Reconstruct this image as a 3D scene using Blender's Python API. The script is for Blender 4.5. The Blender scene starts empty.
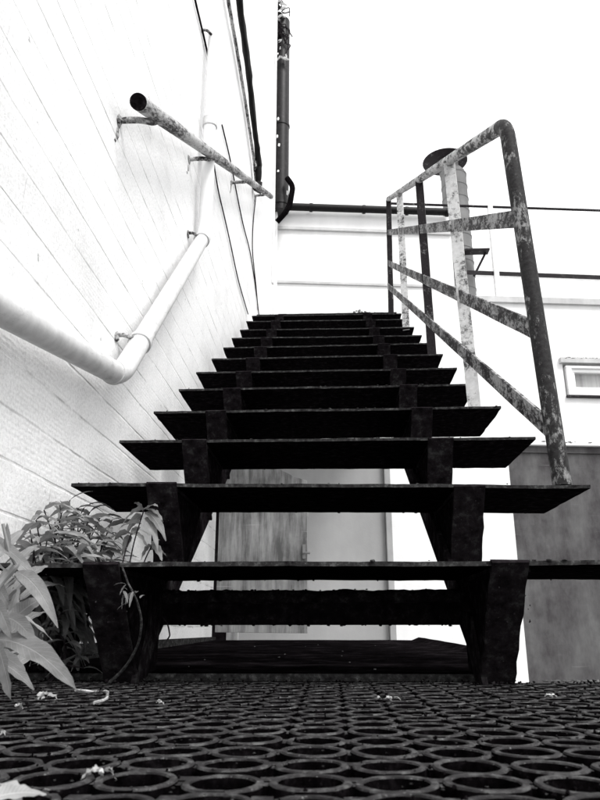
import bpy, math, random
from mathutils import Vector, Matrix, noise
random.seed(7)
S = bpy.context.scene
COL = S.collection

# ------------------------------------------------------------------ camera
CAM = Vector((0, 0, 0.07)); F = 703.0; YAW = 0.0436; PITCH = 0.3173
cd = bpy.data.cameras.new('camera'); cam = bpy.data.objects.new('camera', cd); COL.objects.link(cam)
cam.location = CAM; cam.rotation_euler = (math.pi/2 + PITCH, 0, YAW)
cd.sensor_fit = 'VERTICAL'; cd.sensor_height = 24; cd.lens = 24*F/800
cd.clip_start = 0.02; cd.clip_end = 1000
cd.dof.use_dof = True; cd.dof.focus_distance = 1.5; cd.dof.aperture_fstop = 18
S.camera = cam

# ------------------------------------------------------------------ world + sun (bright overcast, monochrome)
SUN_EL, SUN_AZ = math.radians(52), math.radians(142)      # azimuth from +Y clockwise
w = bpy.data.worlds.new('World'); S.world = w; w.use_nodes = True
nt = w.node_tree; nt.nodes.clear()
sky = nt.nodes.new('ShaderNodeTexSky'); sky.sky_type = 'NISHITA'; sky.sun_disc = False
sky.sun_elevation = SUN_EL; sky.sun_rotation = SUN_AZ
bw = nt.nodes.new('ShaderNodeRGBToBW'); bg = nt.nodes.new('ShaderNodeBackground'); wo = nt.nodes.new('ShaderNodeOutputWorld')
nt.links.new(sky.outputs[0], bw.inputs[0]); 
cl = nt.nodes.new('ShaderNodeMix'); cl.data_type = 'RGBA'; cl.inputs[0].default_value = .85; cl.inputs[7].default_value = (2.5, 2.5, 2.5, 1)   # unbroken pale cloud over the sky
nt.links.new(bw.outputs[0], cl.inputs[6]); nt.links.new(cl.outputs[2], bg.inputs[0]); nt.links.new(bg.outputs[0], wo.inputs[0])
bg.inputs[1].default_value = 0.15
sl = bpy.data.lights.new('sun', 'SUN'); sl.energy = 0.55; sl.angle = math.radians(18); sl.color = (1, 0.99, 0.98)
so = bpy.data.objects.new('sun', sl); COL.objects.link(so)
sd = Vector((math.sin(SUN_AZ)*math.cos(SUN_EL), math.cos(SUN_AZ)*math.cos(SUN_EL), math.sin(SUN_EL)))
so.rotation_euler = sd.to_track_quat('Z', 'Y').to_euler()
S.view_settings.view_transform = 'Standard'; S.view_settings.look = 'None'
S.view_settings.gamma = 1; S.view_settings.use_curve_mapping = False
S.view_settings.exposure = 2.15
S.render.engine = 'CYCLES'

# ------------------------------------------------------------------ helpers
def ray(px, py):
    X = (px-300)/F; U = -(py-400)/F
    Y = math.cos(PITCH) - U*math.sin(PITCH); z = math.sin(PITCH) + U*math.cos(PITCH)
    return Vector((X*math.cos(YAW) - Y*math.sin(YAW), X*math.sin(YAW) + Y*math.cos(YAW), z))
def atX(px, py, x): r = ray(px, py); return CAM + r*(x/r.x)
def atY(px, py, y): r = ray(px, py); return CAM + r*(y/r.y)

class MB:
    def __init__(s): s.v = []; s.f = []; s.m = []; s.uv = {}
    def add(s, vs, fs, mi=0):
        b = len(s.v); s.v += [Vector(v) for v in vs]
        s.f += [tuple(i+b for i in f) for f in fs]; s.m += [mi]*len(fs)
    def box(s, lo, hi, mi=0, M=None):
        x0, y0, z0 = lo; x1, y1, z1 = hi
        vs = [Vector(p) for p in ((x0,y0,z0),(x1,y0,z0),(x1,y1,z0),(x0,y1,z0),(x0,y0,z1),(x1,y0,z1),(x1,y1,z1),(x0,y1,z1))]
        if M: vs = [M @ p for p in vs]
        s.add(vs, [(3,2,1,0),(4,5,6,7),(0,1,5,4),(1,2,6,5),(2,3,7,6),(3,0,4,7)], mi)
    def prism(s, prof, x0, x1, mi=0):      # profile in (y,z), extruded along x
        n = len(prof); a = [(x0, y, z) for y, z in prof]; b = [(x1, y, z) for y, z in prof]
        s.add(a+b, [tuple(range(n))[::-1], tuple(range(n, 2*n))] + [(i, (i+1) % n, n+(i+1) % n, n+i) for i in range(n)], mi)
    def bar(s, a, b, wd, th, side=Vector((1,0,0)), mi=0, seg=1, jit=0):   # flat bar a->b: th along side, wd across
        a = Vector(a); b = Vector(b); d = (b-a).normalized(); sd_ = (side - d*side.dot(d)).normalized(); up = d.cross(sd_)
        vs = []; fs = []
        for k in range(seg+1):
            c = a.lerp(b, k/seg)
            for i, j in ((-1,-1),(1,-1),(1,1),(-1,1)):
                vs.append(c + sd_*(i*th/2 + random.uniform(-jit, jit)) + up*(j*wd/2 + random.uniform(-jit, jit)))
        for k in range(seg):
            for q in range(4): fs.append((k*4+q, k*4+(q+1) % 4, k*4+4+(q+1) % 4, k*4+4+q))
        fs += [(3,2,1,0), tuple(seg*4+i for i in range(4))]
        s.add(vs, fs, mi)
    def tube(s, pts, r, n=16, mi=0, jit=0, caps=True):
        pts = [Vector(p) for p in pts]; rs = r if isinstance(r, (list, tuple)) else [r]*len(pts)
        vs = []; fs = []; ref = None
        for k, p in enumerate(pts):
            if k == 0: d = pts[1]-pts[0]
            elif k == len(pts)-1: d = pts[-1]-pts[-2]
            else: d = (pts[k+1]-p).normalized() + (p-pts[k-1]).normalized()
            d.normalize()
            if ref is None: ref = d.orthogonal().normalized()
            else: ref = (ref - d*ref.dot(d)).normalized()
            o = d.cross(ref)
            for i in range(n):
                a = 2*math.pi*i/n; rr = rs[k] + random.uniform(-jit, jit)
                vs.append(p + ref*math.cos(a)*rr + o*math.sin(a)*rr)
        for k in range(len(pts)-1):
            for i in range(n): fs.append((k*n+i, k*n+(i+1) % n, k*n+n+(i+1) % n, k*n+n+i))
        if caps: fs += [tuple(range(n))[::-1], tuple((len(pts)-1)*n+i for i in range(n))]
        s.add(vs, fs, mi)
    def lump(s, c, r, mi=0, sq=(1,1,1)):
        c = Vector(c); vs = []; fs = []
        n, m = 6, 4; rot = Matrix.Rotation(random.random()*6, 3, 'Z') @ Matrix.Rotation(random.random()*3, 3, 'X')
        vs.append(Vector((0,0,1))*r*random.uniform(.7,1.2))
        for j in range(1, m):
            for i in range(n):
                a = 2*math.pi*i/n; t = math.pi*j/m
                vs.append(Vector((math.sin(t)*math.cos(a), math.sin(t)*math.sin(a), math.cos(t)))*r*random.uniform(.65,1.25))
        vs.append(Vector((0,0,-1))*r*random.uniform(.7,1.2))
        vs = [rot @ v for v in vs]; vs = [c + Vector((v.x*sq[0], v.y*sq[1], v.z*sq[2])) for v in vs]
        for i in range(n): fs.append((0, 1+i, 1+(i+1) % n)); fs.append((len(vs)-1, 1+(m-2)*n+(i+1) % n, 1+(m-2)*n+i))
        for j in range(m-2):
            for i in range(n): fs.append((1+j*n+i, 1+(j+1)*n+i, 1+(j+1)*n+(i+1) % n, 1+j*n+(i+1) % n))
        s.add(vs, fs, mi)
    def build(s, name, mats, parent=None, smooth=False, bevel=0):
        me = bpy.data.meshes.new(name); me.from_pydata([tuple(v) for v in s.v], [], s.f)
        if not isinstance(mats, (list, tuple)): mats = [mats]
        for m in mats: me.materials.append(m)
        me.polygons.foreach_set('material_index', s.m)
        if s.uv:
            at_ = me.attributes.new('leafuv', 'FLOAT_VECTOR', 'POINT')
            for k_, u_ in s.uv.items(): at_.data[k_].vector = u_
        me.validate(); me.update()
        o = bpy.data.objects.new(name, me); COL.objects.link(o)
        if smooth:
            me.polygons.foreach_set('use_smooth', [True]*len(me.polygons))
            try: me.set_sharp_from_angle(angle=math.radians(40))
            except Exception: pass
        if bevel:
            b = o.modifiers.new('bevel', 'BEVEL'); b.width = bevel; b.segments = 2; b.limit_method = 'ANGLE'
        if parent: o.parent = parent
        return o
def tag(o, label, cat=None, group=None, kind=None):
    if label: o['label'] = label
    if cat: o['category'] = cat
    if group: o['group'] = group
    if kind: o['kind'] = kind
    return o
def thing(name, label, cat, group=None):
    o = bpy.data.objects.new(name, None); o.empty_display_size = .1; COL.objects.link(o)
    return tag(o, label, cat, group)
def smooth_path(pts, rad=.04, n=6):          # rounds the corners of a polyline
    pts = [Vector(p) for p in pts]; out = [pts[0]]
    for i in range(1, len(pts)-1):
        a, b, c = pts[i-1], pts[i], pts[i+1]
        r1 = min(rad, (a-b).length*.45, (c-b).length*.45)
        p = b + (a-b).normalized()*r1; q = b + (c-b).normalized()*r1
        for k in range(n+1):
            t = k/n; out.append(p*(1-t)**2 + b*2*t*(1-t) + q*t*t)
    out.append(pts[-1]); return out

# ------------------------------------------------------------------ materials
TINT = (1.10, 0.94, 1.06)
def grey(v): return (v*TINT[0], v*TINT[1], v*TINT[2], 1) if v < .03 else (v, v, v, 1)
class Mat:
    def __init__(s, name, rough=.7, spec=.3):
        s.m = bpy.data.materials.new(name); s.m.use_nodes = True; s.t = s.m.node_tree
        s.b = s.t.nodes['Principled BSDF']; s.b.inputs['Roughness'].default_value = rough
        s.b.inputs['Specular IOR Level'].default_value = spec
        s.co = s.n('ShaderNodeTexCoord').outputs['Object']
    def n(s, typ, **kw):
        x = s.t.nodes.new(typ)
        for k, v in kw.items(): setattr(x, k, v)
        return x
    def link(s, a, b): s.t.links.new(a, b)
    def scale(s, vec):
        x = s.n('ShaderNodeMapping'); s.link(s.co, x.inputs['Vector']); x.inputs['Scale'].default_value = vec; return x.outputs[0]
    def noise(s, sc, det=6, rough=.6, vec=None, dist=0):
        x = s.n('ShaderNodeTexNoise'); x.inputs['Scale'].default_value = sc; x.inputs['Detail'].default_value = det
        x.inputs['Roughness'].default_value = rough; x.inputs['Distortion'].default_value = dist
        s.link(vec or s.co, x.inputs['Vector']); return x.outputs[0]
    def ramp(s, f, stops):
        x = s.n('ShaderNodeValToRGB'); e = x.color_ramp.elements
        e[0].position, e[0].color = stops[0][0], grey(stops[0][1]); e[1].position, e[1].color = stops[-1][0], grey(stops[-1][1])
        for p, v in stops[1:-1]: q = e.new(p); q.color = grey(v)
        s.link(f, x.inputs[0]); return x.outputs[0]
    def math(s, op, a, b=0.0, c=None):
        x = s.n('ShaderNodeMath', operation=op)
        for i, v in enumerate((a, b) if c is None else (a, b, c)):
            if isinstance(v, (int, float)): x.inputs[i].default_value = v
            else: s.link(v, x.inputs[i])
        return x.outputs[0]
    def mix(s, f, a, b):
        x = s.n('ShaderNodeMix', data_type='RGBA')
        for sock, v in ((x.inputs[0], f), (x.inputs[6], a), (x.inputs[7], b)):
            if isinstance(v, (int, float)): sock.default_value = v if sock == x.inputs[0] else grey(v)
            else: s.link(v, sock)
        return x.outputs[2]
    def color(s, c): s.link(c, s.b.inputs['Base Color']); return s
    def bump(s, h, strength=.5, dist=.002):
        x = s.n('ShaderNodeBump'); x.inputs['Strength'].default_value = strength; x.inputs['Distance'].default_value = dist
        s.link(h, x.inputs['Height'])
        if s.b.inputs['Normal'].is_linked: s.link(s.b.inputs['Normal'].links[0].from_socket, x.inputs['Normal'])
        s.link(x.outputs[0], s.b.inputs['Normal']); return s

def peeling(name, dark, light, thr, sc=60, soft=.04, rough=.6, stretch=(1,1,1), rot=0):
    M = Mat(name, rough, .12)
    if rot:
        r_ = M.n('ShaderNodeMapping'); M.link(M.co, r_.inputs['Vector']); r_.inputs['Rotation'].default_value = (-rot, 0, 0); M.co = r_.outputs[0]
    v = M.scale(stretch)
    n1 = M.noise(sc*1.7, 9, .78, v, .15); n2 = M.noise(sc*.25, 5, .6, v)
    f = M.math('ADD', M.math('MULTIPLY', n1, .6), M.math('MULTIPLY', n2, .4))
    mask = M.ramp(f, [(thr-soft, 0.0), (thr+soft, 1.0)])
    dk = M.ramp(M.noise(sc*2.5, 6), [(.3, dark*.5), (.7, dark*1.7)]); lt = M.ramp(M.noise(sc*1.3, 5), [(.25, light*.72), (.7, light)])
    M.color(M.mix(mask, dk, lt)); M.bump(f, .6, .0012); M.bump(M.noise(sc*6, 4), .3, .0005)
    return M.m
def rusty(name, v, sc=45, rough=.75, speck=0.0, bumpd=.0015, spec=0.0):
    M = Mat(name, rough, spec)
    c = M.ramp(M.noise(sc, 8, .7), [(.34, v*.2), (.54, v*.8), (.66, v*2.2), (.78, v*4.5)])
    if speck:
        sp = M.ramp(M.noise(sc*7, 3, .5), [(.68, 0.0), (.74, 1.0)]); c = M.mix(M.math('MULTIPLY', sp, .6), c, speck)
    M.color(c); M.bump(M.noise(sc*1.2, 8, .7), .8, bumpd); M.bump(M.noise(sc*8, 3), .4, .0006); return M.m

m_tread = rusty('rusted_steel', .0085, 60, .85, .05)
m_edge = rusty('lit_steel_edge', .045, 90, .7, .25)  # light caught by the tread edges, painted as a paler steel tone
m_top = rusty('dusty_steel', .03, 60, .85, .12)
m_flange = rusty('rusted_flange', .018, 45, .8, .08, .003)
m_beam = rusty('rough_beam_top', .020, 70, .85, .06, .004)
m_newel = peeling('peeling_paint_dark', .018, .26, .55, 60, .03, .6, (1,1,.5))
m_toprail = peeling('peeling_paint_mixed', .02, .55, .485, 50, .03, .6, (1,.3,1), .536)
m_bar = peeling('peeling_paint_mottled', .012, .38, .515, 70, .03, .6, (1,.5,1), .54)
m_postw = peeling('peeling_paint_pale', .02, .62, .455, 50, .05)
m_postd = peeling('peeling_paint_rusty', .012, .25, .60, 60, .04)
m_hand = peeling('handrail_worn_paint', .012, .55, .50, 60, .05, .6, (1,.22,1), .544)
m_handend = rusty('handrail_rusty_end', .010, 80)
m_black = rusty('black_painted_pipe', .005, 60, .5, .06, .0015, .2)
m_cable = rusty('black_cable', .006, 60, .5)
m_thin = rusty('grey_wire', .03, 60, .6)

def brick_wall():
    M = Mat('white_painted_combed_brick', .65, .3)
    sp = M.n('ShaderNodeSeparateXYZ'); M.link(M.co, sp.inputs[0])
    wob = M.math('MULTIPLY', M.math('SUBTRACT', M.noise(4, 3, .5), .5), .006)
    cb = M.n('ShaderNodeCombineXYZ'); M.link(sp.outputs[1], cb.inputs[0]); M.link(M.math('ADD', sp.outputs[2], wob), cb.inputs[1])
    br = M.n('ShaderNodeTexBrick'); M.link(cb.outputs[0], br.inputs['Vector'])
    br.inputs['Scale'].default_value = 1; br.inputs['Brick Width'].default_value = .26; br.inputs['Row Height'].default_value = .084
    br.inputs['Mortar Size'].default_value = .0035; br.inputs['Mortar Smooth'].default_value = .6
    br.inputs['Color1'].default_value = (1,1,1,1); br.inputs['Color2'].default_value = (.93,.93,.93,1); br.inputs['Mortar'].default_value = (0,0,0,1)
    mort = br.outputs['Fac']
    # horizontal bed joints only (the paint has filled most perpends)
    rowp = M.math('FRACT', M.math('DIVIDE', M.math('ADD', sp.outputs[2], wob), .084))
    bed = M.ramp(M.math('ABSOLUTE', M.math('SUBTRACT', rowp, .5)), [(.455, 0.0), (.49, 1.0)])
    gate = M.ramp(M.noise(1, 5, .7, M.scale((1, 4.5, 10))), [(.46, 0.0), (.64, 1.0)])
    dirt = M.math('MULTIPLY', bed, gate)
    stain = M.ramp(M.noise(2.6, 8, .7), [(.48, .95), (.78, .72)])
    fine = M.ramp(M.noise(160, 3, .6), [(.34, .74), (.56, 1.0)])
    mul = M.n('ShaderNodeMix', data_type='RGBA', blend_type='MULTIPLY'); mul.inputs[0].default_value = .6; M.link(stain, mul.inputs[6]); M.link(fine, mul.inputs[7])
    specks = M.ramp(M.noise(30, 3, .6), [(.71, 0.0), (.75, 1.0)])
    dk = M.math('MINIMUM', M.math('ADD', M.math('MULTIPLY', dirt, .65), M.math('MULTIPLY', specks, .6)), 1.0)
    M.color(M.mix(dk, mul.outputs[2], .16))
    # combed face, patchy
    ribs = M.math('MULTIPLY', M.math('SINE', M.math('MULTIPLY', M.math('ADD', sp.outputs[2], wob), 2*math.pi/.0098)), M.ramp(M.noise(1, 3, .5, M.scale((1, 5, 12))), [(.45, 0.0), (.6, 1.0)]))
    gb = M.ramp(M.noise(1, 4, .7, M.scale((1, 2.2, 9))), [(.38, 0.0), (.62, 1.0)])
    M.bump(M.math('SUBTRACT', 1.0, M.math('MULTIPLY', mort, gb)), .5, .003); M.bump(M.math('SUBTRACT', 1.0, M.math('MULTIPLY', bed, gb)), .35, .002)
    M.bump(ribs, .22, .0006); M.bump(M.noise(150, 6, .75), .9, .0022); M.bump(M.noise(25, 5, .6), .5, .004)
    return M.m
m_brick = brick_wall()
def render_wall(name, v, streak=.12):
    M = Mat(name, .75, .25)
    s1 = M.noise(1, 6, .6, M.scale((6, 6, .8))); s2 = M.noise(4, 6, .6)
    c = M.ramp(M.math('ADD', M.math('MULTIPLY', s1, .5), M.math('MULTIPLY', s2, .5)), [(.3, v*(1-streak)), (.65, v)])
    M.color(c); M.bump(M.noise(60, 6), .3, .003); return M.m
m_render = render_wall('white_painted_render', .82, .16)
m_pipew = peeling('grubby_white_pipe_paint', .2, .72, .36, 26, .09, .45, (1,.35,1), .3)
m_bright = render_wall('thick_white_paint', .84, .03)
m_greydoor = render_wall('pale_grey_door_paint', .36, .2)
m_whitepaint = render_wall('white_gloss_trim', .85, .05)
m_flue = render_wall('pale_flue_metal', .20, .55)
def streaky(name, lo, hi, sx=14, sz=1.2, thr=(.35,.7)):
    M = Mat(name, .75, .25)
    a = M.noise(1, 8, .7, M.scale((sx, sx, sz))); b = M.noise(3.2, 7, .65)
    f = M.math('ADD', M.math('MULTIPLY', a, .55), M.math('MULTIPLY', b, .45))
    c = M.ramp(f, [(thr[0], lo), (thr[1], hi)])
    scr = M.ramp(M.noise(1, 3, .4, M.scale((3, 3, 60))), [(.70, 0.0), (.76, 1.0)])
    M.color(M.mix(M.math('MULTIPLY', scr, .35), c, hi*1.6)); M.bump(f, .3, .002); return M.m
m_panel = streaky('dark_grey_sheet', .025, .13, 5, 1.5, (.36,.66))
m_wood = streaky('weathered_bare_timber', .14, .50, 34, 3.5, (.40, .60))
m_dark = rusty('recess_shade', .02, 10)
m_concrete = rusty('dirty_concrete', .003, 60, .9, .05)
m_ground = rusty('yard_concrete', .35, 4, .9, 0, .004)
m_board = rusty('worn_floor_plate', .009, 14, .9, .06, .003)

def glass():
    M = Mat('window_glass', .05, .6); M.b.inputs['Base Color'].default_value = grey(.7); M.b.inputs['Transmission Weight'].default_value = 1
    M.b.inputs['Alpha'].default_value = .35; return M.m
m_glass = glass()
def curtain():
    M = Mat('pleated_curtain', .8, .2); wv = M.noise(1, 2, .4, M.scale((38, 1, .6)))
    M.color(M.ramp(wv, [(.3, .30), (.7, .55)])); M.bump(wv, .5, .01); return M.m
m_curt = curtain()
def leafm(name, v):
    M = Mat(name, .5, .4)
    at = M.n('ShaderNodeAttribute', attribute_name='leafuv'); sp = M.n('ShaderNodeSeparateXYZ'); M.link(at.outputs['Vector'], sp.inputs[0])
    ab = M.math('ABSOLUTE', sp.outputs[0]); ph = M.math('SUBTRACT', M.math('MULTIPLY', sp.outputs[1], 15.0), M.math('MULTIPLY', ab, 2.6))
    vein = M.ramp(M.math('SINE', M.math('MULTIPLY', ph, 2*math.pi)), [(.80, 0.0), (.98, 1.0)])
    rib = M.ramp(ab, [(.02, 1.0), (.09, 0.0)]); vv = M.math('MAXIMUM', M.math('MULTIPLY', vein, .55), rib)
    c = M.ramp(M.noise(45, 6, .65), [(.3, v*.6), (.7, v*1.3)])
    tone = M.ramp(sp.outputs[2], [(0, .55), (1, 1.0)])
    mu = M.n('ShaderNodeMix', data_type='RGBA', blend_type='MULTIPLY'); mu.inputs[0].default_value = 1; M.link(c, mu.inputs[6]); M.link(tone, mu.inputs[7])
    M.color(M.mix(M.math('MULTIPLY', vv, .4), mu.outputs[2], v*1.9)); M.bump(M.math('SUBTRACT', 1.0, vv), .5, .0012); M.bump(M.noise(260, 3), .35, .0008)
    M.b.inputs['Subsurface Weight'].default_value = 0
    t = M.n('ShaderNodeBsdfTranslucent'); t.inputs[0].default_value = grey(v*1.2)
    mx = M.n('ShaderNodeMixShader'); mx.inputs[0].default_value = .25
    out = [n for n in M.t.nodes if n.type == 'OUTPUT_MATERIAL'][0]
    M.link(M.b.outputs[0], mx.inputs[1]); M.link(t.outputs[0], mx.inputs[2]); M.link(mx.outputs[0], out.inputs[0]); return M.m
m_leaf1 = leafm('pale_leaf', .25); m_leaf2 = leafm('mid_leaf', .30); m_stem = rusty('stem_bark', .03, 80)
m_twig = rusty('grey_twig', .07, 150)
m_scrap = leafm('dried_scrap', .6)
def rubber():
    M = Mat('lit_dusty_rubber', .5, .28)
    g = M.n('ShaderNodeNewGeometry'); sp = M.n('ShaderNodeSeparateXYZ'); M.link(M.co, sp.inputs[0])
    c = M.ramp(M.noise(90, 6, .7), [(.36, .002), (.5, .010), (.62, .065)])
    sk = M.ramp(M.noise(420, 2, .5), [(.66, 0.0), (.72, 1.0)])
    M.color(M.mix(M.math('MULTIPLY', sk, .6), c, .22)); M.bump(M.noise(300, 4), .5, .0007); return M.m
m_lit_dust = rubber()  # ring tops: skylight painted into the paler rubber colour, along with settled dust
m_rubber = rusty('black_rubber', .003, 120, .8, .02, .0006, 0)
m_grit = rusty('dark_grit', .006, 200, .9, .06)

# ------------------------------------------------------------------ the setting
g = MB(); g.add([(-150,-150,-.45),(150,-150,-.45),(150,150,-.45),(-150,150,-.45)], [(0,1,2,3)])
tag(g.build('ground', m_ground), None, kind='structure')
g = MB(); g.box((-.53,-2.2,-.449),(1.6,1.105,-.0075)); tag(g.build('landing_slab', m_concrete), None, kind='structure')

# ------------------------------------------------------------------ left wall
XW = -.53
wall = thing('brick_wall', 'tall white painted brick wall rising along the left side of the stairs', 'wall')
b = MB()
YB = 6.30; T = XW-.35
b.box((T,-3,-.45),(XW,3.24,8)); b.box((T,3.24,.82),(XW,4.1,8)); b.box((T,4.1,.82),(XW,YB,8))
b.box((T-.02,3.0,-.45),(T,YB,1.2))
b.build('wall_face', m_brick, wall)
b = MB(); b.box((T+.001,4.04,-.45),(XW-.051,4.09,.81)); b.build('doorway_shade', m_dark, wall)  # solid dark panel across the opening, coloured as the shade inside the doorway
b = MB(); b.box((XW-.05,4.035,-.45),(XW+.01,4.098,.81)); b.box((T+.001,3.245,.76),(XW+.006,4.034,.815)); b.build('door_frame', m_wood, wall)
# weathered hatch door, swung open square to the wall
b = MB(); L0 = atY(218,516,3.30); z0 = atY(260,632,3.3).z; zt = atY(245,470,3.3).z
x0 = XW+.004; x1 = atY(308,560,3.3).x
nb = 1
for i in range(nb):
    a = x0+(x1-x0)*i/nb; c = x0+(x1-x0)*(i+1)/nb-.003
    top = zt+.02; bot = z0+random.uniform(-.004,.004)
    zz_ = [(a,bot),(c,bot-.004),(c,top-.075),(c-.07,top-.05),(c-.16,top),(a,top)]
    b.add([(x_,3.30,z_) for x_,z_ in zz_]+[(x_,3.322,z_) for x_,z_ in zz_],[(0,1,2,3,4,5),(11,10,9,8,7,6)]+[(k,k+6,(k+1)%6+6,(k+1)%6) for k in range(6)])
b.box((x0,3.323,z0+.1),(x1,3.345,z0+.2)); b.box((x0,3.323,zt-.22),(x1,3.345,zt-.12))
leaf_door = b.build('hatch_door', m_wood, wall, bevel=.002)
b = MB(); h = atY(306,551,3.29); b.box((h.x-.016,3.288,h.z-.035),(h.x-.002,3.299,h.z+.03)); b.tube([(h.x-.01,3.29,h.z-.01),(h.x-.008,3.265,h.z-.01),(h.x+.02,3.262,h.z-.012)], .0055, 8); b.build('door_handle', m_greydoor, leaf_door, smooth=True)
wall_children = None

# ------------------------------------------------------------------ back building (turned 6 degrees)
A = math.radians(6.1); C0 = Vector((XW, 6.308, 0)); U = Vector((math.cos(A), math.sin(A), 0)); N = Vector((-math.sin(A), math.cos(A), 0))
def Bm(): return Matrix.Translation(C0) @ Matrix.Rotation(A, 4, 'Z')
BM_ = Bm()
def atB(px, py, off=0):
    r = ray(px, py); t = ((C0+N*off-CAM).dot(N))/r.dot(N); P = CAM + r*t; q = P-C0; return q.dot(U), P.z
bld = thing('white_building', 'white rendered building across the far end of the yard behind the stairs', 'building')
uR, _ = atB(452,250); zG = atB(300,211)[1]; zR = atB(600,303)[1]
pl, pt = atB(506.5,443)[0], atB(560,443)[1]
gl, gr_, gt = -.33, atB(391,500)[0], atB(393,441)[1]
wl, wt, wb_ = atB(563,370)[0], atB(580,364)[1], atB(580,396)[1]
WW = .95
b = MB()
# rendered wall as panels around the openings (front face at y=0)
def fb(u0,u1,z0,z1,y0=0,y1=.3,mi=0): b.box((u0,y0,z0),(u1,y1,z1),mi,BM_)
b.box((-3,0.0,-.45),(gl,.3,gt),0,BM_); fb(gr_,pl,-.45,gt)
fb(-3,pl,gt,wb_); fb(pl,8,pt,wb_); fb(pl+2.4,8,-.45,pt)
fb(-3,wl,wb_,wt); fb(wl+WW,8,wb_,wt); fb(-3,8,wt,zR)
fb(-3,uR,zR,zG)
fb(-3,8,-.45,zR-.02,3.0,3.3)
b.build('wall_face', m_render, bld)
b = MB(); fb(-3,8.0,zR-.16,zR-.02,.301,3.0); fb(-3,uR,zG-.1,zG-.01,.301,3.3); fb(-3,-2.8,zR,zG-.1,.301,3.3); fb(uR-.2,uR-.002,zR,zG-.1,.301,3.3); fb(-2.799,uR-.201,zR,zG-.1,3.1,3.3); b.build('roof', m_render, bld)
b = MB(); fb(uR+.03,8,zR-.035,zR+.012,-.035,.0); fb(uR+.03,8,zR+.013,zR+.03,-.03,.28); b.build('coping', render_wall('grey_mottled_coping', .62, .45), bld)
b = MB(); fb(-.0,uR,zG-.235,zG-.205,-.03,0); fb(.0,uR,atB(300,283)[1]-.012,atB(300,283)[1]+.012,-.02,0)
b.build('string_course', render_wall('weathered_moulding', .6, .4), bld)
# gutter
b = MB(); zz = zG+.0
b.tube([BM_ @ Vector((.02,-.07,zz)), BM_ @ Vector((uR-.02,-.07,zz+.005))], .04, 12)
for u in (.35, .9, 1.35, uR-.06): b.tube([BM_ @ Vector((u,-.07,zz)), BM_ @ Vector((u+.03,-.07,zz))], .047, 12)
b.build('gutter', m_black, bld, smooth=True)
# grey door with jamb
b = MB(); fb(gl,gr_-.055,-.45,gt-.04,.05,.09); b.build('grey_door', m_greydoor, bld)
b = MB(); fb(gr_-.053,gr_-.002,-.45,gt,-.012,.12); fb(gl,gr_-.055,gt-.038,gt-.001,-.012,.12); b.build('door_jamb', render_wall('jamb_paint', .42, .5), bld)
# dark sheet
b = MB(); fb(pl+.004,pl+2.396,-.45,pt-.10,.02,.06); dp = b.build('dark_sheet_door', m_panel, bld)
b = MB(); fb(pl+.004,pl+2.396,pt-.098,pt-.035,.0,.06); b.build('rail', m_panel, dp)
b = MB(); fb(pl-.03,pl+2.42,pt-.033,pt-.004,-.05,.05); 
for i in range(60):
    u = pl+random.random()*2.3; b.lump(BM_ @ Vector((u,-.05,pt-.004+random.uniform(-.004,.006))), random.uniform(.003,.009), 1, (3,1,.5))
b.build('ledge', [m_whitepaint, m_postd], bld)
# window
win = MB(); f_ = .055
for (u0,u1,a0,a1) in ((wl+.02,wl+WW-.02,wb_+.0,wb_+f_),(wl+.02,wl+WW-.02,wt-f_,wt-.03),(wl+.02,wl+.02+f_,wb_+f_+.001,wt-f_-.001),(wl+WW-.02-f_,wl+WW-.02,wb_+f_+.001,wt-f_-.001)):
    win.box((u0,-.03,a0),(u1,.06,a1),0,BM_)
i0,i1,j0,j1 = wl+.02+f_, wl+WW-.02-f_, wb_+f_, wt-f_
for (u0,u1,a0,a1) in ((i0+.002,i1-.002,j0+.002,j0+.035),(i0+.002,i1-.002,j1-.035,j1-.002),(i0+.002,i0+.035,j0+.036,j1-.036),(i1-.035,i1-.002,j0+.036,j1-.036)):
    win.box((u0,-.005,a0),(u1,.05,a1),0,BM_)
wn = win.build('window', m_whitepaint, bld, bevel=.004)
b = MB(); fb(i0+.036,i1-.036,j0+.036,j1-.036,.02,.026); b.build('pane', m_glass, wn)
b = MB(); fb(i0+.01,i1-.01,j0+.01,j1-.01,.055,.07); b.build('curtain', m_curt, wn)
b = MB(); fb(wl-.03,wl+WW+.03,wt-.002,wt+.05,-.045,0)
for i in range(50): b.lump(BM_ @ Vector((wl+random.random()*WW,-.04,wt+.05+random.uniform(-.01,.004))), random.uniform(.004,.010), 1, (2.5,1,.5))
fb(wl-.002,wl+WW+.002,wb_-.022,wb_-.003,-.035,-.001,1)
b.build('lintel', [render_wall('lintel_paint', .6, .4), m_postd], wn)

# distant white parapet building behind the flat roof
b = MB(); zz = atB(520,238,2.9)[1]
b.box((uR+.5,5.2,-.45),(14,7,zz+.62),0,BM_); b.box((uR+.47,5.14,zz+.622),(14.03,7.05,zz+.70),1,BM_)
tag(b.build('parapet_building', [m_render, render_wall('pale_coping', .7, .3)]), 'plain white parapet of a further building beyond the flat roof', 'building')

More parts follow.
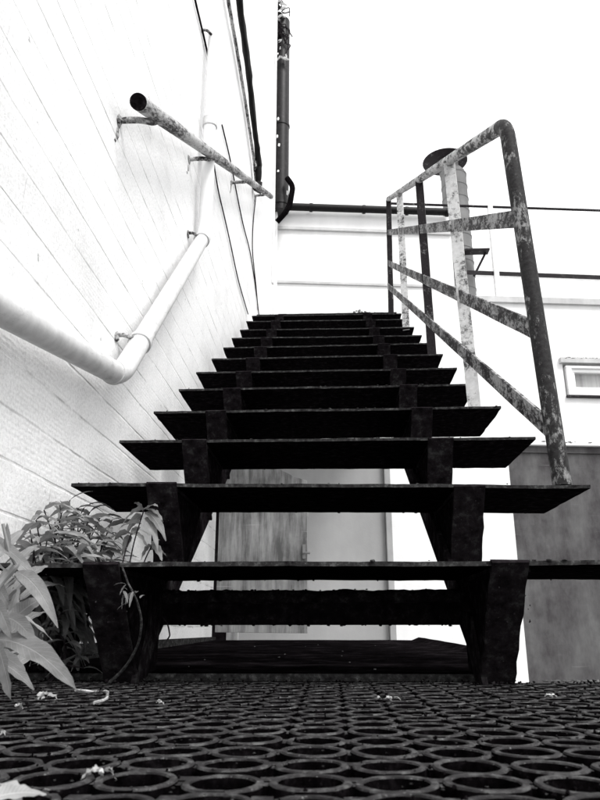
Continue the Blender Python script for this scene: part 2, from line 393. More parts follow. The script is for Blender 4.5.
# roof railing
rr = thing('roof_railing', 'thin dark railing with pale posts along the flat roof edge', 'railing')
def onroof(px, py, off=.12): u, z = atB(px, py, off); return BM_ @ Vector((u, off, z))
b = MB(); a = onroof(391,203.5); c = onroof(600,210.5); d = (c-a); b.tube([a, a+d*2.2], .014, 10); b.build('top_rail', m_postd, rr, smooth=True)
b = MB(); a = onroof(393,269.5); c = onroof(600,277.5); d = (c-a); b.bar(a, a+d*2.2, .045, .01, N, 0, 12, .0008); b.build('mid_rail', m_postd, rr)
for px in (489.5, 650, 820):
    t = onroof(px, 206 if px < 500 else 211); b = MB(); b.bar(t, Vector((t.x, t.y, zR+.02)), .05, .05, U, 0, 8, .001); b.build('post', peeling('post_flaking', .15, .9, .38, 30, .05) if px < 500 else m_postw, rr)
# flue
fl = thing('flue', 'pale ribbed chimney flue with tilted dark conical cap beyond the railing', 'chimney')
def atFl(px, py, off=.75): u, z = atB(px, py, off); return BM_ @ Vector((u, off, z))
bz = atFl(463,300); tz = atFl(454,180); fx = (bz+tz)/2; b = MB(); z = zR-.02; pts = []; rs = []
while z < tz.z+.05:
    pts += [(fx.x,fx.y,z),(fx.x,fx.y,z+.145),(fx.x,fx.y,z+.15),(fx.x,fx.y,z+.165)]; rs += [.15,.15,.156,.156]; z += .17
ztop = pts[-1][2]
b.tube(pts, rs, 28); b.build('flue_pipe', m_flue, fl, smooth=True)
cx = atFl(445,163,.75); o = Vector((cx.x, cx.y, cx.z))
b = MB(); b.tube([o+Vector((0,0,h)) for h in (.03,.0,-.012,.012,.06,.10,.12)], [.03,.22,.262,.268,.20,.10,.02], 32); b.build('cap', m_postd, fl, smooth=True)
b = MB(); b.tube([(o.x+.03,o.y,o.z-.1),(o.x+.03,o.y,o.z+.02)], [.12,.13], 24); b.tube([(fx.x,fx.y,ztop-.02),(o.x+.03,o.y,o.z-.1)], [.15,.12], 24); b.build('cap_collar', m_flue, fl, smooth=True)
b = MB(); p0 = atFl(436,250,.5); p1 = atFl(488,250,.5); b.box((p0.x,p0.y-.02,p0.z-.02),(p1.x,p1.y+.03,p0.z)); b.tube([atFl(486,252,.5), atFl(474,276,.5)], .014, 6); b.tube([atFl(437,235,.5), atFl(437,300,.5)], .014, 6); b.build('bracket_shelf', m_postd, fl)
b = MB(); p0 = atFl(437,288,.5); p1 = atFl(449,254,.5); b.box((p0.x+.01,p0.y+.02,p0.z),(p1.x+.03,p0.y+.2,p1.z)); b.build('control_box', m_postd, fl, bevel=.01)

# ------------------------------------------------------------------ pipes and cables on the left wall
wp = thing('wall_pipe', 'white painted pipe cranked across the left wall then rising vertically', 'pipe')
XP = XW+.045
def P(px, py, x=XP): return atX(px, py, x)
start = P(0,308); elb = P(120,376); upb = P(203,238)
start = elb + (start-elb)*2.2
vt = Vector((XP, upb.y+.03, 2.62)); up0 = Vector((XP, upb.y+.03, upb.z+.03))
b = MB(); b.tube(smooth_path([start, elb, up0, vt], .06, 8), .026, 24); o = b.build('pipe_run', m_pipew, wp, smooth=True); o.data.materials.append(m_bright)
for p_ in o.data.polygons:
    if p_.center.z > upb.z+.01: p_.material_index = 1
def collar(c, d, r=.031, l=.03):
    d = d.normalized(); b = MB(); b.tube([c-d*l/2, c+d*l/2], r, 24); b.build('pipe_collar', m_pipew, wp, smooth=True)
d1 = (upb-elb); collar(elb+d1*.16, d1, .0305, .02); collar(upb-d1*.02, d1, .031, .03); collar(Vector((XP,vt.y,2.1)), Vector((0,0,1)), .031, .04); collar(elb-(elb-start).normalized()*.05, elb-start, .0285, .012)
for c in (elb+d1*.16, upb-d1*.02, Vector((XP,vt.y,2.55))):
    b = MB(); w0 = Vector((XW, c.y-.05, c.z+.0)); b.tube(smooth_path([w0, w0+Vector((.02,0,0)), c+Vector((.0,-.01,0))], .015), .006, 8); b.lump(w0+Vector((.003,-.01,-.01)), .013, 0, (.4,1,1.3)); b.build('pipe_clip', m_hand, wp, smooth=True)
# patch of broken plaster below the elbow
# wall handrail
hr = thing('wall_handrail', 'short round handrail with worn paint bracketed to the white brick wall', 'handrail')
XH = XW+.068; h0 = atX(138.5,102,XH); h1 = atX(271,196.5,XH)
b = MB(); n = 40; pts = [h0.lerp(h1, k/n) for k in range(n+1)]; b.tube(pts, .0210, 24, 0, 0, caps=False)
dh = (h1-h0).normalized(); b.tube([h0-dh*.006, h0+dh*.001], .0207, 24, 1); b.tube([h1-dh*.001, h1+dh*.003], .0205, 24, 1)
b.build('rail', [m_hand, m_handend], hr, smooth=True)
for yy in (1.50, 2.30, 3.35, 4.45):
    t = (yy+.08-h0.y)/(h1.y-h0.y); j = h0.lerp(h1, t); j = j+Vector((0,0,-.02))
    wz = j.z-.085; b = MB()
    b.tube(smooth_path([(XW-.002, yy-.03, wz+.0), (XW+.045, yy+.0, wz+.025), j+Vector((-.004,-.02,-.02)), j+Vector((0,0,.004))], .02, 5), .0085, 12)
    b.lump((XW+.001,yy-.03,wz), .02, 0, (.35,1,1)); b.lump((XW+.001,yy-.032,wz-.04), .011, 0, (.3,1,1.6)); b.lump((XW+.001,yy-.045,wz-.07), .007, 0, (.3,1,1))
    b.build('bracket', m_hand, hr, smooth=True)
# black eaves pipe high on the wall
bp = thing('overhead_pipe', 'black overhead pipe with flaking paint high on the left wall', 'pipe')
b = MB(); q = [atX(237,-30,XW+.05), atX(239,0,XW+.05), atX(249,75,XW+.05), atX(255,130,XW+.05), atX(259,165,XW+.05), atX(258,187,XW+.04)]
pts = []
for i in range(len(q)-1):
    for k in range(6): pts.append(q[i].lerp(q[i+1], k/6))
pts.append(q[-1]); b.tube(pts, [.019+.006*noise.noise(p*9) for p in pts], 12, 0, .004); b.lump(q[-1], .055, 0, (.8,1,1)); b.build('pipe_run', m_black, bp, smooth=True)
b = MB(); q2 = [atX(225,-20,XW+.02), atX(228,0,XW+.02), atX(237,50,XW+.02), atX(246,105,XW+.02), atX(254,160,XW+.02), atX(256,185,XW+.02)]
b.tube(q2, .010, 8); b.tube([p+Vector((0,-.05,-.04)) for p in q2], .004, 6); b.build('cable', m_hand, bp, smooth=True)
def cable(name, pix, r, label, mat, x=XW+.008, closer=0):
    pts = smooth_path([atX(a, c, x) for a, c in pix], .15, 4); b = MB(); b.tube(pts, r, 8)
    return tag(b.build(name, mat, smooth=True), label, 'cable', 'cables on the left wall')
cable('cable', [(193,-10),(196,4),(207,50),(214,86)], .0045, 'thin black wire running down the wall from the top of the picture', m_cable)
cable('cable', [(222,125),(230,158),(236,190),(243,225),(250,250),(256,290),(259,316)], .004, 'thin wire dropping under the far end of the handrail to the top steps', m_thin)
cable('cable', [(256,195),(253,222),(252,250),(256,285),(258,310)], .004, 'thin wire hanging straight down from the end of the black overhead pipe', m_thin)
cable('cable', [(214,165),(218,190),(228,232),(238,280),(248,314)], .0035, 'faint wire slanting from behind the handrail down to the upper treads', m_thin)

# tall black drainpipe at the far corner
dr = thing('drainpipe', 'tall black drainpipe with paint chips standing against the sky', 'drainpipe')
dx = atY(281.5,110,6.18).x; zt_ = atY(282,22,6.18).z; zb_ = atY(283,208,6.18).z
b = MB(); b.tube([(dx,6.18,zb_-.05),(dx,6.18,zt_)], .083, 24)
for zc in (zt_-.14, zb_+1.0, zb_+.03): b.tube([(dx,6.18,zc-.012),(dx,6.18,zc+.012)], .090, 24)
b.build('pipe_run', rusty('drainpipe_black', .010, 25, .45, .0, .001, .25), dr, smooth=True)
b = MB()
for i in range(9):
    z = random.uniform(zb_+.05, zt_-.25); a = random.uniform(-2.3,-1.75) if random.random() < .7 else random.uniform(-2.6,-1.2)
    b.lump((dx+.083*math.cos(a), 6.18+.083*math.sin(a), z), random.uniform(.006,.02), 0, (.8,.25,1.3))
b.build('paint_chip', m_whitepaint, dr)['kind'] = 'stuff'
b = MB(); b.box((dx-.085,6.13,zb_+.12),(dx+.075,6.29,zb_+.17)); b.build('pipe_bracket', m_whitepaint, dr)
b = MB(); b.tube(smooth_path([atY(287,178,6.05), atY(293,186,6.05), atY(290,204,6.05), atY(286,212,6.05), atY(277,222,6.1)], .12, 5), .028, 10)
tag(b.build('cable', m_cable, smooth=True), 'thick black curved cable looping round the foot of the drainpipe', 'cable')
# white corner trunking left of the drainpipe
b = MB(); b.box((XW+.002,6.17,2.0),(XW+.03,6.24,5.4)); b.box((XW+.002,5.95,3.2),(XW+.022,6.0,7)); tag(b.build('corner_trunking', m_whitepaint, bevel=.004), 'slim white conduit strips up the far corner of the brick wall', 'conduit')

# ------------------------------------------------------------------ leaf builder
def leaf(mb, base, dirv, L, W, droop=.5, roll=0, mi=0, seg=9, wav=.06, fold=.25):
    base = Vector(base); d = Vector(dirv).normalized(); up = Vector((0,0,1))
    side = d.cross(up); side = Vector((1,0,0)) if side.length < .05 else side.normalized()
    side = Matrix.Rotation(roll, 3, d) @ side
    vs = []; ph = random.random()*6
    prev = base; c = []
    for k in range(seg+1):
        t = k/seg; c.append(base + d*L*t + Vector((0,0,-1))*droop*L*t*t)
    for k in range(seg+1):
        t = k/seg; tg = (c[min(k+1,seg)]-c[max(k-1,0)]).normalized(); nrm = side.cross(tg).normalized()
        w_ = W*.5*(math.sin(math.pi*min(1,t**.75*1.0))**.8 if 0 < t < 1 else 0) + W*.02
        for s_ in (-1,-.5,0,.5,1):
            v = c[k] + side*(s_*w_) + nrm*(abs(s_)*w_*fold + math.sin(t*22+ph+s_*2)*W*wav*abs(s_)*(1 if abs(s_) == 1 else .4))
            vs.append(v)
    fs = []
    for k in range(seg):
        for q in range(4): fs.append((k*5+q, k*5+q+1, k*5+6+q, k*5+5+q))
    b0 = len(mb.v); mb.add(vs, fs, mi)
    for k in range(seg+1):
        for q, s_ in enumerate((-1,-.5,0,.5,1)): mb.uv[b0+k*5+q] = (s_, k/seg, ph/6)
def leaf_px(mb, a, bb, ya, yb, wpx, droop=.3, roll=0, mi=0):
    p = atY(a[0], a[1], ya); q = atY(bb[0], bb[1], yb); d = q-p; L = d.length
    d2 = d + Vector((0,0,1))*droop*L
    leaf(mb, p, d2, d2.length, wpx*((ya+yb)/2)/F, droop*L/d2.length, roll, mi, 14)

# near plant, big pale leaves at the left edge
pf = thing('leafy_shrub', 'pale broad-leaved plant leaning in close at the lower left edge', 'plant')
b = MB()
for a, c, ya, yb, wd, dr_, ro in (
    ((-12,640),(76,690),.66,.56,32,.22,.5), ((16,572),(58,628),.70,.64,20,.25,.7), ((8,624),(44,598),.68,.70,22,.15,.9), ((6,628),(19,588),.69,.72,16,.05,1.3),
    ((2,617),(37,648),.66,.62,20,.3,.6), ((-4,642),(11,700),.62,.56,24,.1,1.2), ((-14,535),(35,574),.74,.70,14,.12,.8), ((18,562),(38,545),.74,.78,9,.1,.5),
    ((7,554),(7,523),.72,.72,8,.02,1.5), ((-6,600),(12,640),.64,.60,18,.1,1.1), ((-10,650),(26,672),.72,.72,18,.1,.4), ((-16,560),(22,585),.8,.8,16,.2,-.3), ((-8,585),(10,610),.75,.7,16,.2,1.0)):
    leaf_px(b, a, c, ya, yb, wd*.82, dr_+random.uniform(0,.15), ro+random.uniform(-.2,.3))
b.build('foliage', m_leaf1, pf, smooth=True)
b = MB()
for a, c, ya, yb, wd, dr_, ro in (((-5,590),(30,556),.86,.9,12,.3,.4), ((14,590),(48,566),.88,.92,12,.4,.6), ((0,610),(52,640),.84,.86,13,.3,.2), ((-8,660),(34,690),.78,.76,14,.3,.5), ((10,560),(40,590),.86,.82,11,.35,1.0), ((4,640),(48,612),.88,.94,13,.4,.3), ((-5,560),(24,530),.84,.88,10,.3,.8), ((0,655),(58,668),.86,.84,13,.4,.2), ((20,600),(66,588),.92,1.0,12,.5,.4), ((10,670),(50,650),.9,.95,12,.4,.6)):
    leaf_px(b, a, c, ya, yb, wd, dr_, ro)
b.build('inner_foliage', m_leaf2, pf, smooth=True)
b = MB(); b.tube(smooth_path([atY(-60,700,.66), atY(-30,650,.68), atY(-6,590,.72), atY(16,566,.73), atY(18,560,.74)], .05), [.004]*20 if 0 else .0035, 8)
b.tube([atY(-40,690,.62), atY(-15,645,.64), atY(4,622,.67)], .0035, 8); b.tube([atY(16,566,.73), atY(9,552,.72), atY(3,524,.72)], .0018, 6)
b.build('stem', m_leaf1, pf, smooth=True)

def bush(name, label, tips, root, lsz, mat, up=.3, n=9, spread=1.0):
    t = thing(name, label, 'plant'); fo = MB(); st = MB()
    for tp in tips:
        tp = Vector(tp); r0 = Vector((root[0]+random.uniform(-.04,.04), root[1]+random.uniform(-.03,.03), -.012)); mid = r0.lerp(tp, .5)+Vector((random.uniform(-.02,.02),.01,.02))
        pts = smooth_path([r0, mid, tp], .05, 4); st.tube(pts, [.0028-.0018*i/(len(pts)-1) for i in range(len(pts))], 6)
        for k in range(n):
            f = 1-(k/n)**1.3*.75; j = f*(len(pts)-1); i = min(int(j), len(pts)-2); p = pts[i].lerp(pts[i+1], j-i)
            az = k*2.4+random.uniform(-.5,.5); el = random.uniform(.1,.9)*up*3 if k < 4 else random.uniform(-.2,.5)
            d = Vector((math.cos(az), math.sin(az), el)).normalized(); L = lsz*random.uniform(.65,1.15)*(.6+.4*(k/n+.3))
            e = p+d*L
            if e.x < XW+.008: d.x = abs(d.x)*.3; d.normalize()
            leaf(fo, p, d, L, L*random.uniform(.16,.24), random.uniform(.3,.8)*spread, random.uniform(-.5,.5), 0, 8, .05)
    fo.build('foliage', mat, t, smooth=True); st.build('stem', m_stem, t, smooth=True); return t
bush('leafy_shrub', 'dense narrow-leaved shrub against the wall just above the lowest tread',
     [atY(x_, y_, Y_) for x_, y_, Y_ in ((62,512,1.14),(48,535,1.10),(75,520,1.2),(92,530,1.22),(70,540,1.15),(95,545,1.2),(60,505,1.2),(84,508,1.26),(108,540,1.26),(40,552,1.08),(100,518,1.28),(80,550,1.12),(44,510,1.10),(30,530,1.06),(36,520,1.08),(112,520,1.28),(114,552,1.28),(55,522,1.14),(66,530,1.16),(88,522,1.2),(78,508,1.24),(52,547,1.08),(34,545,1.06),(106,528,1.26),(70,500,1.22),(90,512,1.25))],
     (-.46,1.2), .088, m_leaf2, .35, 20)
sg = thing('leafy_shrub', 'arching sprig of slender pale leaves beside the left bracket of the second tread', 'plant')
b = MB(); c2 = MB()
for (bx, by), (tx, ty), arcs in (((128,572),(144,510),[((144,510),(123,524),9),((144,509),(163,522),9),((145,512),(166,541),10),((143,511),(134,503),6),((146,510),(158,507),6),((142,516),(126,535),8),((145,518),(158,552),8),((141,524),(118,530),8)]),
                               ((120,580),(131,534),[((131,534),(114,541),7),((131,534),(147,548),8),((131,536),(122,556),7),((132,535),(140,527),6)]),
                               ((140,578),(152,545),[((152,545),(162,561),8),((152,545),(141,560),7),((152,546),(160,540),6),((150,550),(166,556),7)])):
    c2.tube(smooth_path([atY(bx,by,1.235), atY((bx+tx)/2-2,(by+ty)/2,1.235), atY(tx,ty,1.24)], .03, 4), .0013, 6)
    for a_, e_, w_ in arcs: leaf_px(b, a_, e_, 1.24, 1.24+random.uniform(-.03,.03), w_*1.15, random.uniform(.55,.8), random.uniform(.2,.8))
b.build('foliage', leafm('sprig_leaf', .36), sg, smooth=True); c2.build('stem', m_stem, sg, smooth=True)
bush('leafy_shrub', 'shadowed low foliage under the lowest tread left of the stair foot',
     [atY(x_, y_, Y_) for x_, y_, Y_ in ((62,612,1.10),(92,655,1.14),(50,625,1.05),(84,668,1.08))],
     (-.43,1.12), .062, m_leaf2, .3, 7)

# tangle of dead creeper over the drainpipe top
t = thing('creeper', 'tangle of dry creeper caught on top of the black drainpipe', 'plant'); b = MB(); c2 = MB()
for i in range(44):
    p = atY(random.gauss(275,4), random.uniform(2,34), 6.08); pts = [p]
    for k in range(5): p = p+Vector((random.gauss(0,.05), random.uniform(-.02,.02), random.gauss(-.04,.07))); pts.append(p)
    b.tube(smooth_path(pts, .04, 3), random.uniform(.003,.007), 5)
for i in range(30):
    p = atY(random.gauss(276,5), random.uniform(2,60) if i % 3 else random.uniform(2,25), 6.06)
    leaf(c2, p, (random.gauss(0,1), random.gauss(0,.4), random.gauss(0,1)), random.uniform(.05,.1), .035, .2)
b.build('stem', m_stem, t); c2.build('foliage', m_whitepaint, t)
b = MB(); q = [atY(276+3*math.sin(k*2.1), -2+k*2.6, 6.1) for k in range(13)]; b.tube(q, [random.uniform(.02,.06) for _ in q], 10, 0, .012)
b.build('nest', m_black, t)

# ------------------------------------------------------------------ staircase
RUN, RISE, Y1, DEP = .27, .157, .949, .277
XL, XR = -.4634, .446; TH = .006
st = thing('metal_staircase', 'rusty black open-tread steel staircase climbing straight away from the camera', 'staircase')
# small individual lean of each old tread: (left dz, right dz)
lean = {2:(.006,-.004),3:(0,-.003),4:(-.006,-.005),5:(-.007,-.004),6:(-.008,-.007),7:(-.007,-.003),8:(-.005,0),9:(-.001,-.003),10:(.004,.002),11:(.020,.016),12:(.022,.020)}
NT = 13
def tread(n):
    y0 = Y1+(n-1)*RUN; z0 = n*RISE; dl, dr_ = lean.get(n, (0,0)); dep = DEP if n < NT else 2.11
    xl, xr = XL+random.uniform(-.003,.003), XR+random.uniform(-.003,.003)
    nx, ny = 60, 10 if n < NT else 20
    b = MB(); vs = []; fs = []; mi = []
    def P_(i, j, k):
        x = xl+(xr-xl)*i/nx; y = y0+dep*j/ny; t = i/nx
        z = z0+dl*(1-t)+dr_*t
        if j in (0,ny): y += (noise.noise(Vector((x*35, n*7.3, j*3.1)))*.0016 + random.uniform(-.0006,.0006))
        if i in (0,nx): x += noise.noise(Vector((y*35, n*3.3, i)))*.002
        z += noise.noise(Vector((x*4, y*5, n)))*.0018 + noise.noise(Vector((x*30, y*30, n)))*.0005
        return (x, y, z-(TH if k == 0 else 0)+random.uniform(-.0003,.0003))
    for k in (0,1):
        for j in range(ny+1):
            for i in range(nx+1): vs.append(P_(i, j, k))
    W_ = nx+1; H_ = W_*(ny+1)
    for j in range(ny):
        for i in range(nx):
            a = j*W_+i; fs.append((a, a+W_, a+W_+1, a+1)); mi.append(0)
            fs.append((H_+a, H_+a+1, H_+a+W_+1, H_+a+W_)); mi.append(2)
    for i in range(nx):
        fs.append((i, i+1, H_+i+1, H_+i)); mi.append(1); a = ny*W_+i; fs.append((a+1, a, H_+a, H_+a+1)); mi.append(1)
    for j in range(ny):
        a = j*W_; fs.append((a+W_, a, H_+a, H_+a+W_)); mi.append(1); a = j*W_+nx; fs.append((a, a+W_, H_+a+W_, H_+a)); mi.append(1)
    b.v = [Vector(v) for v in vs]; b.f = fs; b.m = mi
    # stiffening strip under the front edge and crumbs of rust and moss clinging to the edges
    for q in range(26 if n < 8 else 12):
        x = random.uniform(xl+.01, xr-.01); e = random.random() < .55; y = y0+dep if e and n < NT else y0+.001
        b.lump((x, y-random.uniform(0,.004), z0+dl*(1-(x-xl)/(xr-xl))+dr_*(x-xl)/(xr-xl)-(TH if e else -.0005)), random.uniform(.0006,.0017), 0 if e else 1, (random.uniform(1,3),1,random.uniform(.6,1.2)))
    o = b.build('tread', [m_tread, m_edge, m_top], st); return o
for n in range(1, NT+1): tread(n)
FW = .054
def strip(b, x0, x1, p, q, th, mi=0, seg=10, jit=.0012):      # rough flat bar in the yz plane
    d = Vector((0, q[0]-p[0], q[1]-p[1])); b.bar((( x0+x1)/2, p[0], p[1]), ((x0+x1)/2, q[0], q[1]), th, x1-x0, Vector((1,0,0)), mi, seg, jit)
for n in range(1, NT+1):
    y0 = Y1+(n-1)*RUN; z0 = n*RISE-TH-.001
    for side, xa in ((-1,-.325),(1,.214)):
        dl, dr_ = lean.get(n, (0,0)); zc = z0+(dl if side < 0 else dr_)
        xa2 = xa + (.0 if n > 1 else (-.006 if side < 0 else -.006)); xb = xa2+FW
        b = MB(); yb = y0+.108; zb = zc-RISE+.0
        if n == 1: yb = 1.082; zb = -.004
        # front flange with folded head, then triangular web behind it
        strip(b, xa2, xb-(.0 if n > 1 else .006), (y0-.0045, zc+TH), (yb, zb+.004), .007)
        wx = xa2+.004 if side > 0 else xb-.010
        b2 = b; b.prism([(y0+.010, zc-.001), (yb+.004, zb+.006), (yb+(.05 if n > 1 else .10), zb+(.05 if n > 1 else .012)), (y0+.262, zc-.001)][::-1], wx, wx+.006, 2)
        b.bar((xa2+FW/2, y0+.011, zc-.004), (xa2+FW/2, y0+.25, zc-.004), .006, FW-.002, Vector((1,0,0)), 0, 8, .0006)
        for q in range(14): b.lump((random.uniform(xa2, xb), y0+.004+random.uniform(0,.05), zc-random.uniform(0,.07)), random.uniform(.0005,.0014), 1)
        if n == 1:
            for q in range(40): b.lump((random.uniform(xa2, xb-.010), yb+random.uniform(-.014,.02), random.uniform(-.005,.002)), random.uniform(.001,.003), 1)
        b.build('tread_bracket', [m_flange, m_top, m_tread], st)
# inclined stringers, flat section
for xa in (-.288, .208):
    b = MB(); y_a = 1.10; k = .5815
    def zb(y): return .203+k*(y-1.43)
    ye = Y1+(NT-1)*RUN+.3; n = 60; vs = []; fs = []
    b.prism([(1.06,-.006),(1.11,-.006),(1.16,zb(1.16)),(ye,zb(ye)),(ye,zb(ye)+.068),(1.12,zb(1.12)+.068)][::-1], xa, xa+.008)
    sx = xa if xa < 0 else xa+.008
    b.prism([(1.165,zb(1.165)-.001),(ye,zb(ye)-.001),(ye,zb(ye)+.006),(1.165,zb(1.165)+.006)][::-1], (xa-.03 if xa < 0 else xa+.0085), (xa-.0005 if xa < 0 else xa+.038))
    b.build('stringer', [m_flange], st)
# cross beam between the stringers, rounded rough top
b = MB(); xs = [-.285+.505*i/60 for i in range(61)]
b.tube([(x, 1.205, .122+noise.noise(Vector((x*20,0,0)))*.002) for x in xs], .0125, 10, 1, .0012)
b.box((-.285,1.196,.079),(.215,1.204,.118))
for q in range(80): b.lump((random.uniform(-.27,.2), 1.198, random.choice((.079,.134))+random.uniform(-.001,.001)), random.uniform(.0006,.0018), 1, (2,1,1))
b.build('cross_beam', [m_tread, m_beam], st, smooth=True)

# ------------------------------------------------------------------ stair railing
ra = thing('stair_railing', 'peeling painted steel railing with flat bars on the right side of the stairs', 'railing')
nb_ = atY(562,482,1.235); nt_ = atY(506,124,1.30); te = atY(388.5,199,4.10)
b = MB(); nb_.z = 2*RISE-.004; pts = smooth_path([nb_, nt_, te], .05, 10)
dense = []
for i in range(len(pts)-1):
    m_ = max(1, int((pts[i+1]-pts[i]).length/.05))
    for k in range(m_): dense.append(pts[i].lerp(pts[i+1], k/m_))
dense.append(pts[-1]); b.tube(dense, .0165, 20)
o = b.build('newel_post', m_newel, ra, smooth=True)
# handrail portion gets its own paint
me = o.data; me.materials.append(m_toprail)
for p_ in me.polygons:
    if p_.center.y > nt_.y+.05: p_.material_index = 1
def railpt(y): t = (y-nt_.y)/(te.y-nt_.y); return nt_.lerp(te, t)
pm = []
for (px, py, yy), mm, wd in (((475,408,1.93), m_postw, .036), ((432,353,2.62), m_postd, .034), ((406,325,3.40), m_postw, .036), ((391,318,4.08), m_postd, .034)):
    base = atY(px, py, yy); ytop = yy+.03; tp = railpt(min(ytop, te.y)); 
    n_t = min(NT, int((yy-Y1)/RUN)+1); base.z = n_t*RISE-.004
    b = MB(); b.bar(base, tp-Vector((0,0,.008)), wd, .008, Vector((.35,1,0)).normalized(), 0, 20, .0005); b.build('post', mm, ra); pm.append((base, tp))
def flat(pa, pb, off, ya=1.27, yb=4.09, wd=.036):
    A_ = atY(pa[0], pa[1], ya); B_ = atY(pb[0], pb[1], yb); d = B_-A_
    b = MB(); b.bar(A_+Vector((off,0,0)), B_+Vector((off,0,0)), wd, .006, Vector((1,0,0)), 0, 30, .0004); b.build('flat_bar', m_bar, ra)
flat((517,219),(388,232.5), .0, 1.285)
flat((537,331),(388,263), .0, 1.265)
flat((549,428),(388,286), .0, 1.25)

# ------------------------------------------------------------------ floor plate under the stairs
fp = thing('floor_plate', 'dark damp metal plate lying under the staircase behind the mat', 'floor plate')
b = MB(); vs = []; fs = []; nx, ny = 30, 60; X0, X1, Ya, Yb = XW+.004, .37, 1.135, 3.2
for j in range(ny+1):
    for i in range(nx+1):
        x = X0+((.245+.125*min(1,(Ya+(Yb-Ya)*j/ny-Ya)/.75))-X0)*i/nx; y = Ya+(Yb-Ya)*j/ny; z = .010+(y-Ya)*.011+noise.noise(Vector((x*6,y*4,3)))*.0015
        if i == nx: z += .012
        vs.append((x,y,z))
for j in range(ny):
    for i in range(nx): a = j*(nx+1)+i; fs.append((a,a+1,a+nx+2,a+nx+1))
b.add(vs, fs); b.box((X0,Ya,-.002),(.24,Ya+.006,.0085),1)
b.box((X0+.01,Ya+.02,-.03),(.23,Yb,.0035)); 
b.build('plate', [m_board, m_edge], fp)
b = MB(); b.box((X0,Ya+.3,.0125),(X0+.02,Yb,.045)); b.build('edge_lip', m_edge, fp)
for x in (X0+.06, .2):
    for y in (1.3, 2.2, 3.1):
        b = MB(); b.box((x-.025,y-.025,-.45),(x+.025,y+.025,-.031)); b.build('leg', m_flange, fp)

# ------------------------------------------------------------------ ring mat
PX, PY = .0430, .0455; mat_ = MB(); NS = 28
mh, ms = .0070, 0
jx0 = -.485; ncol = int((1.45-jx0)/PX); nrow = int((1.085-(-.35))/PY)
def ring(cx, cy):
    zt = -.0006+noise.noise(Vector((cx*3,cy*3,0)))*.0014; ro, ri = .0206, .0163; sy = PY/PX
    cx += random.uniform(-.0006,.0006); cy += random.uniform(-.0006,.0006); zt += random.uniform(-.0007,.0005); tl = random.uniform(-.03,.03); p1 = random.random()*6; e1 = random.uniform(0,.02)
    vs = []; fs = []
    for (r, z) in ((ro+.0004,-mh),(ro,zt-.001),(ro-.0008,zt),(ri+.0004,zt),(ri,zt-.001),(ri-.0006,-mh)):
        for i in range(NS):
            a = 2*math.pi*i/NS; q_ = 1+e1*math.sin(2*a+p1)+random.uniform(-.006,.006); vs.append((cx+r*q_*math.cos(a), cy+r*q_*math.sin(a)*sy, z+(tl*r*math.sin(a+p1)+random.uniform(-.00015,.00015) if z > -mh else 0)))
    for k in range(5):
        for i in range(NS): fs.append((k*NS+i, k*NS+(i+1) % NS, (k+1)*NS+(i+1) % NS, (k+1)*NS+i))
    b0 = len(mat_.f); mat_.add(vs, fs)
    for k in range(1,4):
        for i in range(NS): mat_.m[b0+k*NS+i] = 1
for r in range(nrow):
    for c in range(ncol):
        cx = jx0+c*PX; cy = 1.0685-r*PY
        if cy < .05 and abs(cx) > .6: pass
        if -.345 < cx < -.25 and False: continue
        ring(cx, cy)
        z1 = -.0028
        if c < ncol-1: mat_.box((cx+.0202, cy-.0040, -mh),(cx+PX-.0202, cy+.0040, z1+.0012))
        mat_.box((cx-.0040, cy+.0212, -mh),(cx+.0040, cy+PY-.0212, -.0002))
        if c < ncol-1:
            # small square joint node between four rings with cross links
            mx, my = cx+PX/2, cy+PY/2; mat_.box((mx-.0052,my-.0052,-mh),(mx+.0052,my+.0052,-.0034))
            mat_.box((mx-.0014,my-.0105,-mh),(mx+.0014,my+.0105,-.0044))
mat_.box((jx0-.021,1.0915,-mh),(jx0+ncol*PX-.0225,1.100,-.001))
for k_, f_i in enumerate(mat_.f):
    if mat_.m[k_] == 0 and len(f_i) == 4 and all(mat_.v[q].z > -.0053 for q in f_i): mat_.m[k_] = 1
mo = mat_.build('rubber_mat', [m_rubber, m_lit_dust], None, smooth=True); tag(mo, 'black rubber ring mat covering the floor in front of the stairs', 'mat')
# grit lying in the mat
b = MB()
for i in range(5200):
    y = random.uniform(.2,1.12); x = random.uniform(-.5,.65)*(.35+.65*y); s = random.choice((.0006,.0008,.001,.0014))*(.6+.6*y)
    b.lump((x,y,-.0065+s if random.random() < .8 else .0), s)
for i in range(900):
    y = random.uniform(.25,1.08); x = random.uniform(-.5,.65)*(.3+.65*y); b.lump((x,y,.0002), random.uniform(.0004,.0009)*(.5+y), 1, (1.3,1,.6))
for i in range(500):
    x = random.uniform(-.5,.6); y = random.gauss(1.09,.012); b.lump((x,y,random.uniform(-.004,.003)), random.uniform(.0006,.002), 1 if random.random() < .5 else 0)
tag(b.build('grit', [m_grit, m_edge]), 'dark grit and crumbs scattered in and along the ring mat', 'grit', kind='stuff')
b = MB()
for i in range(150):
    x = random.uniform(-.27,.18) if i < 12 else random.uniform(.3,.6); y = random.uniform(1.15,2.6) if i < 12 else random.gauss(1.094,.006)
    b.lump((x,y,.0115+(y-1.135)*.011 if i < 12 else .002), random.uniform(.0006,.0017) if i < 12 else random.uniform(.001,.0025), 0, (1.6,1,.6))
for i in range(70):
    p = Vector((random.gauss(.20,.05), Y1+12*RUN+random.uniform(-.0,.05), NT*RISE+.0)); b.lump(p+Vector((0,0,max(0,.022-abs(p.x-.2)*.3)*random.random())), random.uniform(.003,.008))
tag(b.build('pale_grit', m_leaf1), 'pale gravelly crumbs along the far edge of the mat', 'grit', kind='stuff')

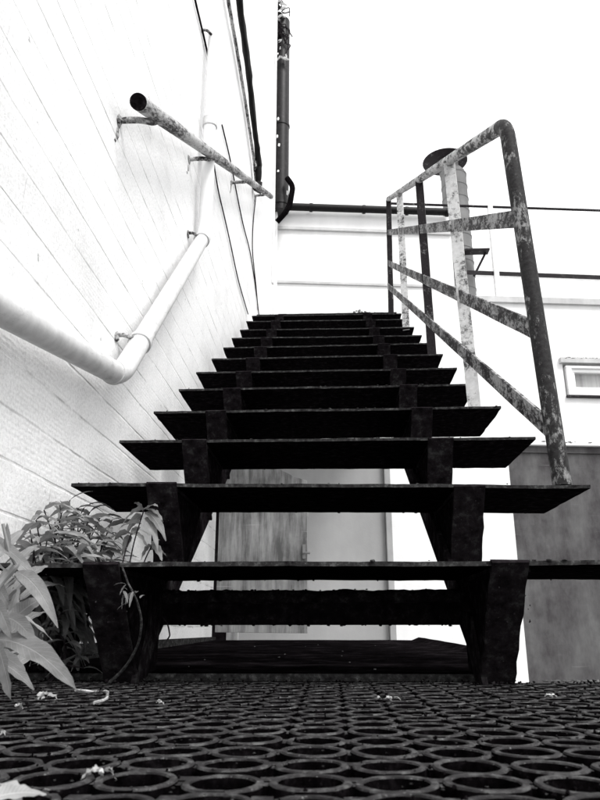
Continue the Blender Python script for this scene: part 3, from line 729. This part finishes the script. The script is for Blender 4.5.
# ------------------------------------------------------------------ scraps on the mat
from mathutils import Vector as V_
def onZ(px, py, z): r = ray(px, py); return CAM + r*((z-CAM.z)/r.z)
def scrap(px, py, size, label, n=4, curl=False):
    p = onZ(px, py, .001); s = size*p.y/F; b = MB()
    for i in range(n):
        leaf(b, p+V_((random.uniform(-.4,.4)*s, random.uniform(-.3,.3)*s, .001)), (random.gauss(0,1), random.gauss(0,.6), random.uniform(.2,1)), s*random.uniform(.5,.9), s*.35, .9, random.uniform(-1,1), 0, 6, .2)
    b.lump(p+V_((0,0,s*.12)), s*.16)
    tag(b.build('leaf_scrap', m_scrap, smooth=True), label, 'leaf scrap', 'pale scraps lying on the mat')
scrap(101,774,19,'crumpled pale blossom scrap on the ring mat near the bottom left', 7)
scrap(40,697,17,'pale flaky scrap on the mat beneath the broad-leaved plant', 5)
scrap(16,707,10,'tiny curled scrap on the mat left of the flaky one', 3)
scrap(391,699,9,'small white scrap on the mat just right of the middle', 4)
scrap(378,698,5,'smallest of the two white crumbs together right of mid mat', 2)
scrap(550,696,8,'flat pale scrap on the mat in front of the dark sheet door', 3)
scrap(4,733,8,'white crumb on the mat at the left edge of the picture', 3)
scrap(159,703,11,'thin pale flake on the mat in front of the left stair foot', 2)
b = MB(); p = onZ(0,792,.001)
leaf(b, onZ(-14,800,.004), onZ(34,783,.006)-onZ(-14,800,.004), .034, .009, .2, .5); leaf(b, onZ(0,785,.004), V_((.6,-.5,.3)), .022, .008, .7, 0)
tag(b.build('leaf_scrap', m_scrap, smooth=True), 'broad pale fallen leaf in the bottom left corner of the mat', 'leaf scrap', 'pale scraps lying on the mat')
# twig against the left foot, dry bit of stalk on the mat
tw = thing('twig', 'bare bent twig standing on the mat against the left stair foot', 'twig')
b = MB(); pts = smooth_path([atY(110,682,1.03), atY(125,668,1.02), atY(139,645,1.0), atY(142,620,.97), atY(137,600,.95), atY(128,583,.94)], .02, 4)
b.tube(pts, [.0022-.0010*i/(len(pts)-1) for i in range(len(pts))], 8, 0, .0003); b.tube([atY(128,583,.94), atY(122,566,.94)], .0014, 6); b.build('stem', m_twig, tw, smooth=True)
b = MB()
for i in range(12): leaf(b, atY(random.gauss(131,5), random.gauss(592,7), .94), (random.gauss(0,1),random.gauss(0,.6),random.gauss(0,1)), random.uniform(.008,.018), .005, .5)
b.build('foliage', m_leaf1, tw)
b = MB(); b.tube(smooth_path([onZ(76,690,.012), onZ(92,692,.008), onZ(108,691,.007), onZ(107,699,.004), onZ(94,703,.003)], .01, 4), .0015, 8, 0, .0004)
tag(b.build('twig', m_hand, smooth=True), 'short hooked dry stalk lying on the mat by the big leaf tip', 'twig')
b = MB(); b.tube(smooth_path([atY(163,618,1.13), atY(168,624,1.12), atY(170,636,1.12), atY(167,640,1.12)], .01, 4), .0012, 6); tag(b.build('twig', m_stem), 'tiny hooked root hanging beside the inner edge of the left stair foot', 'twig')
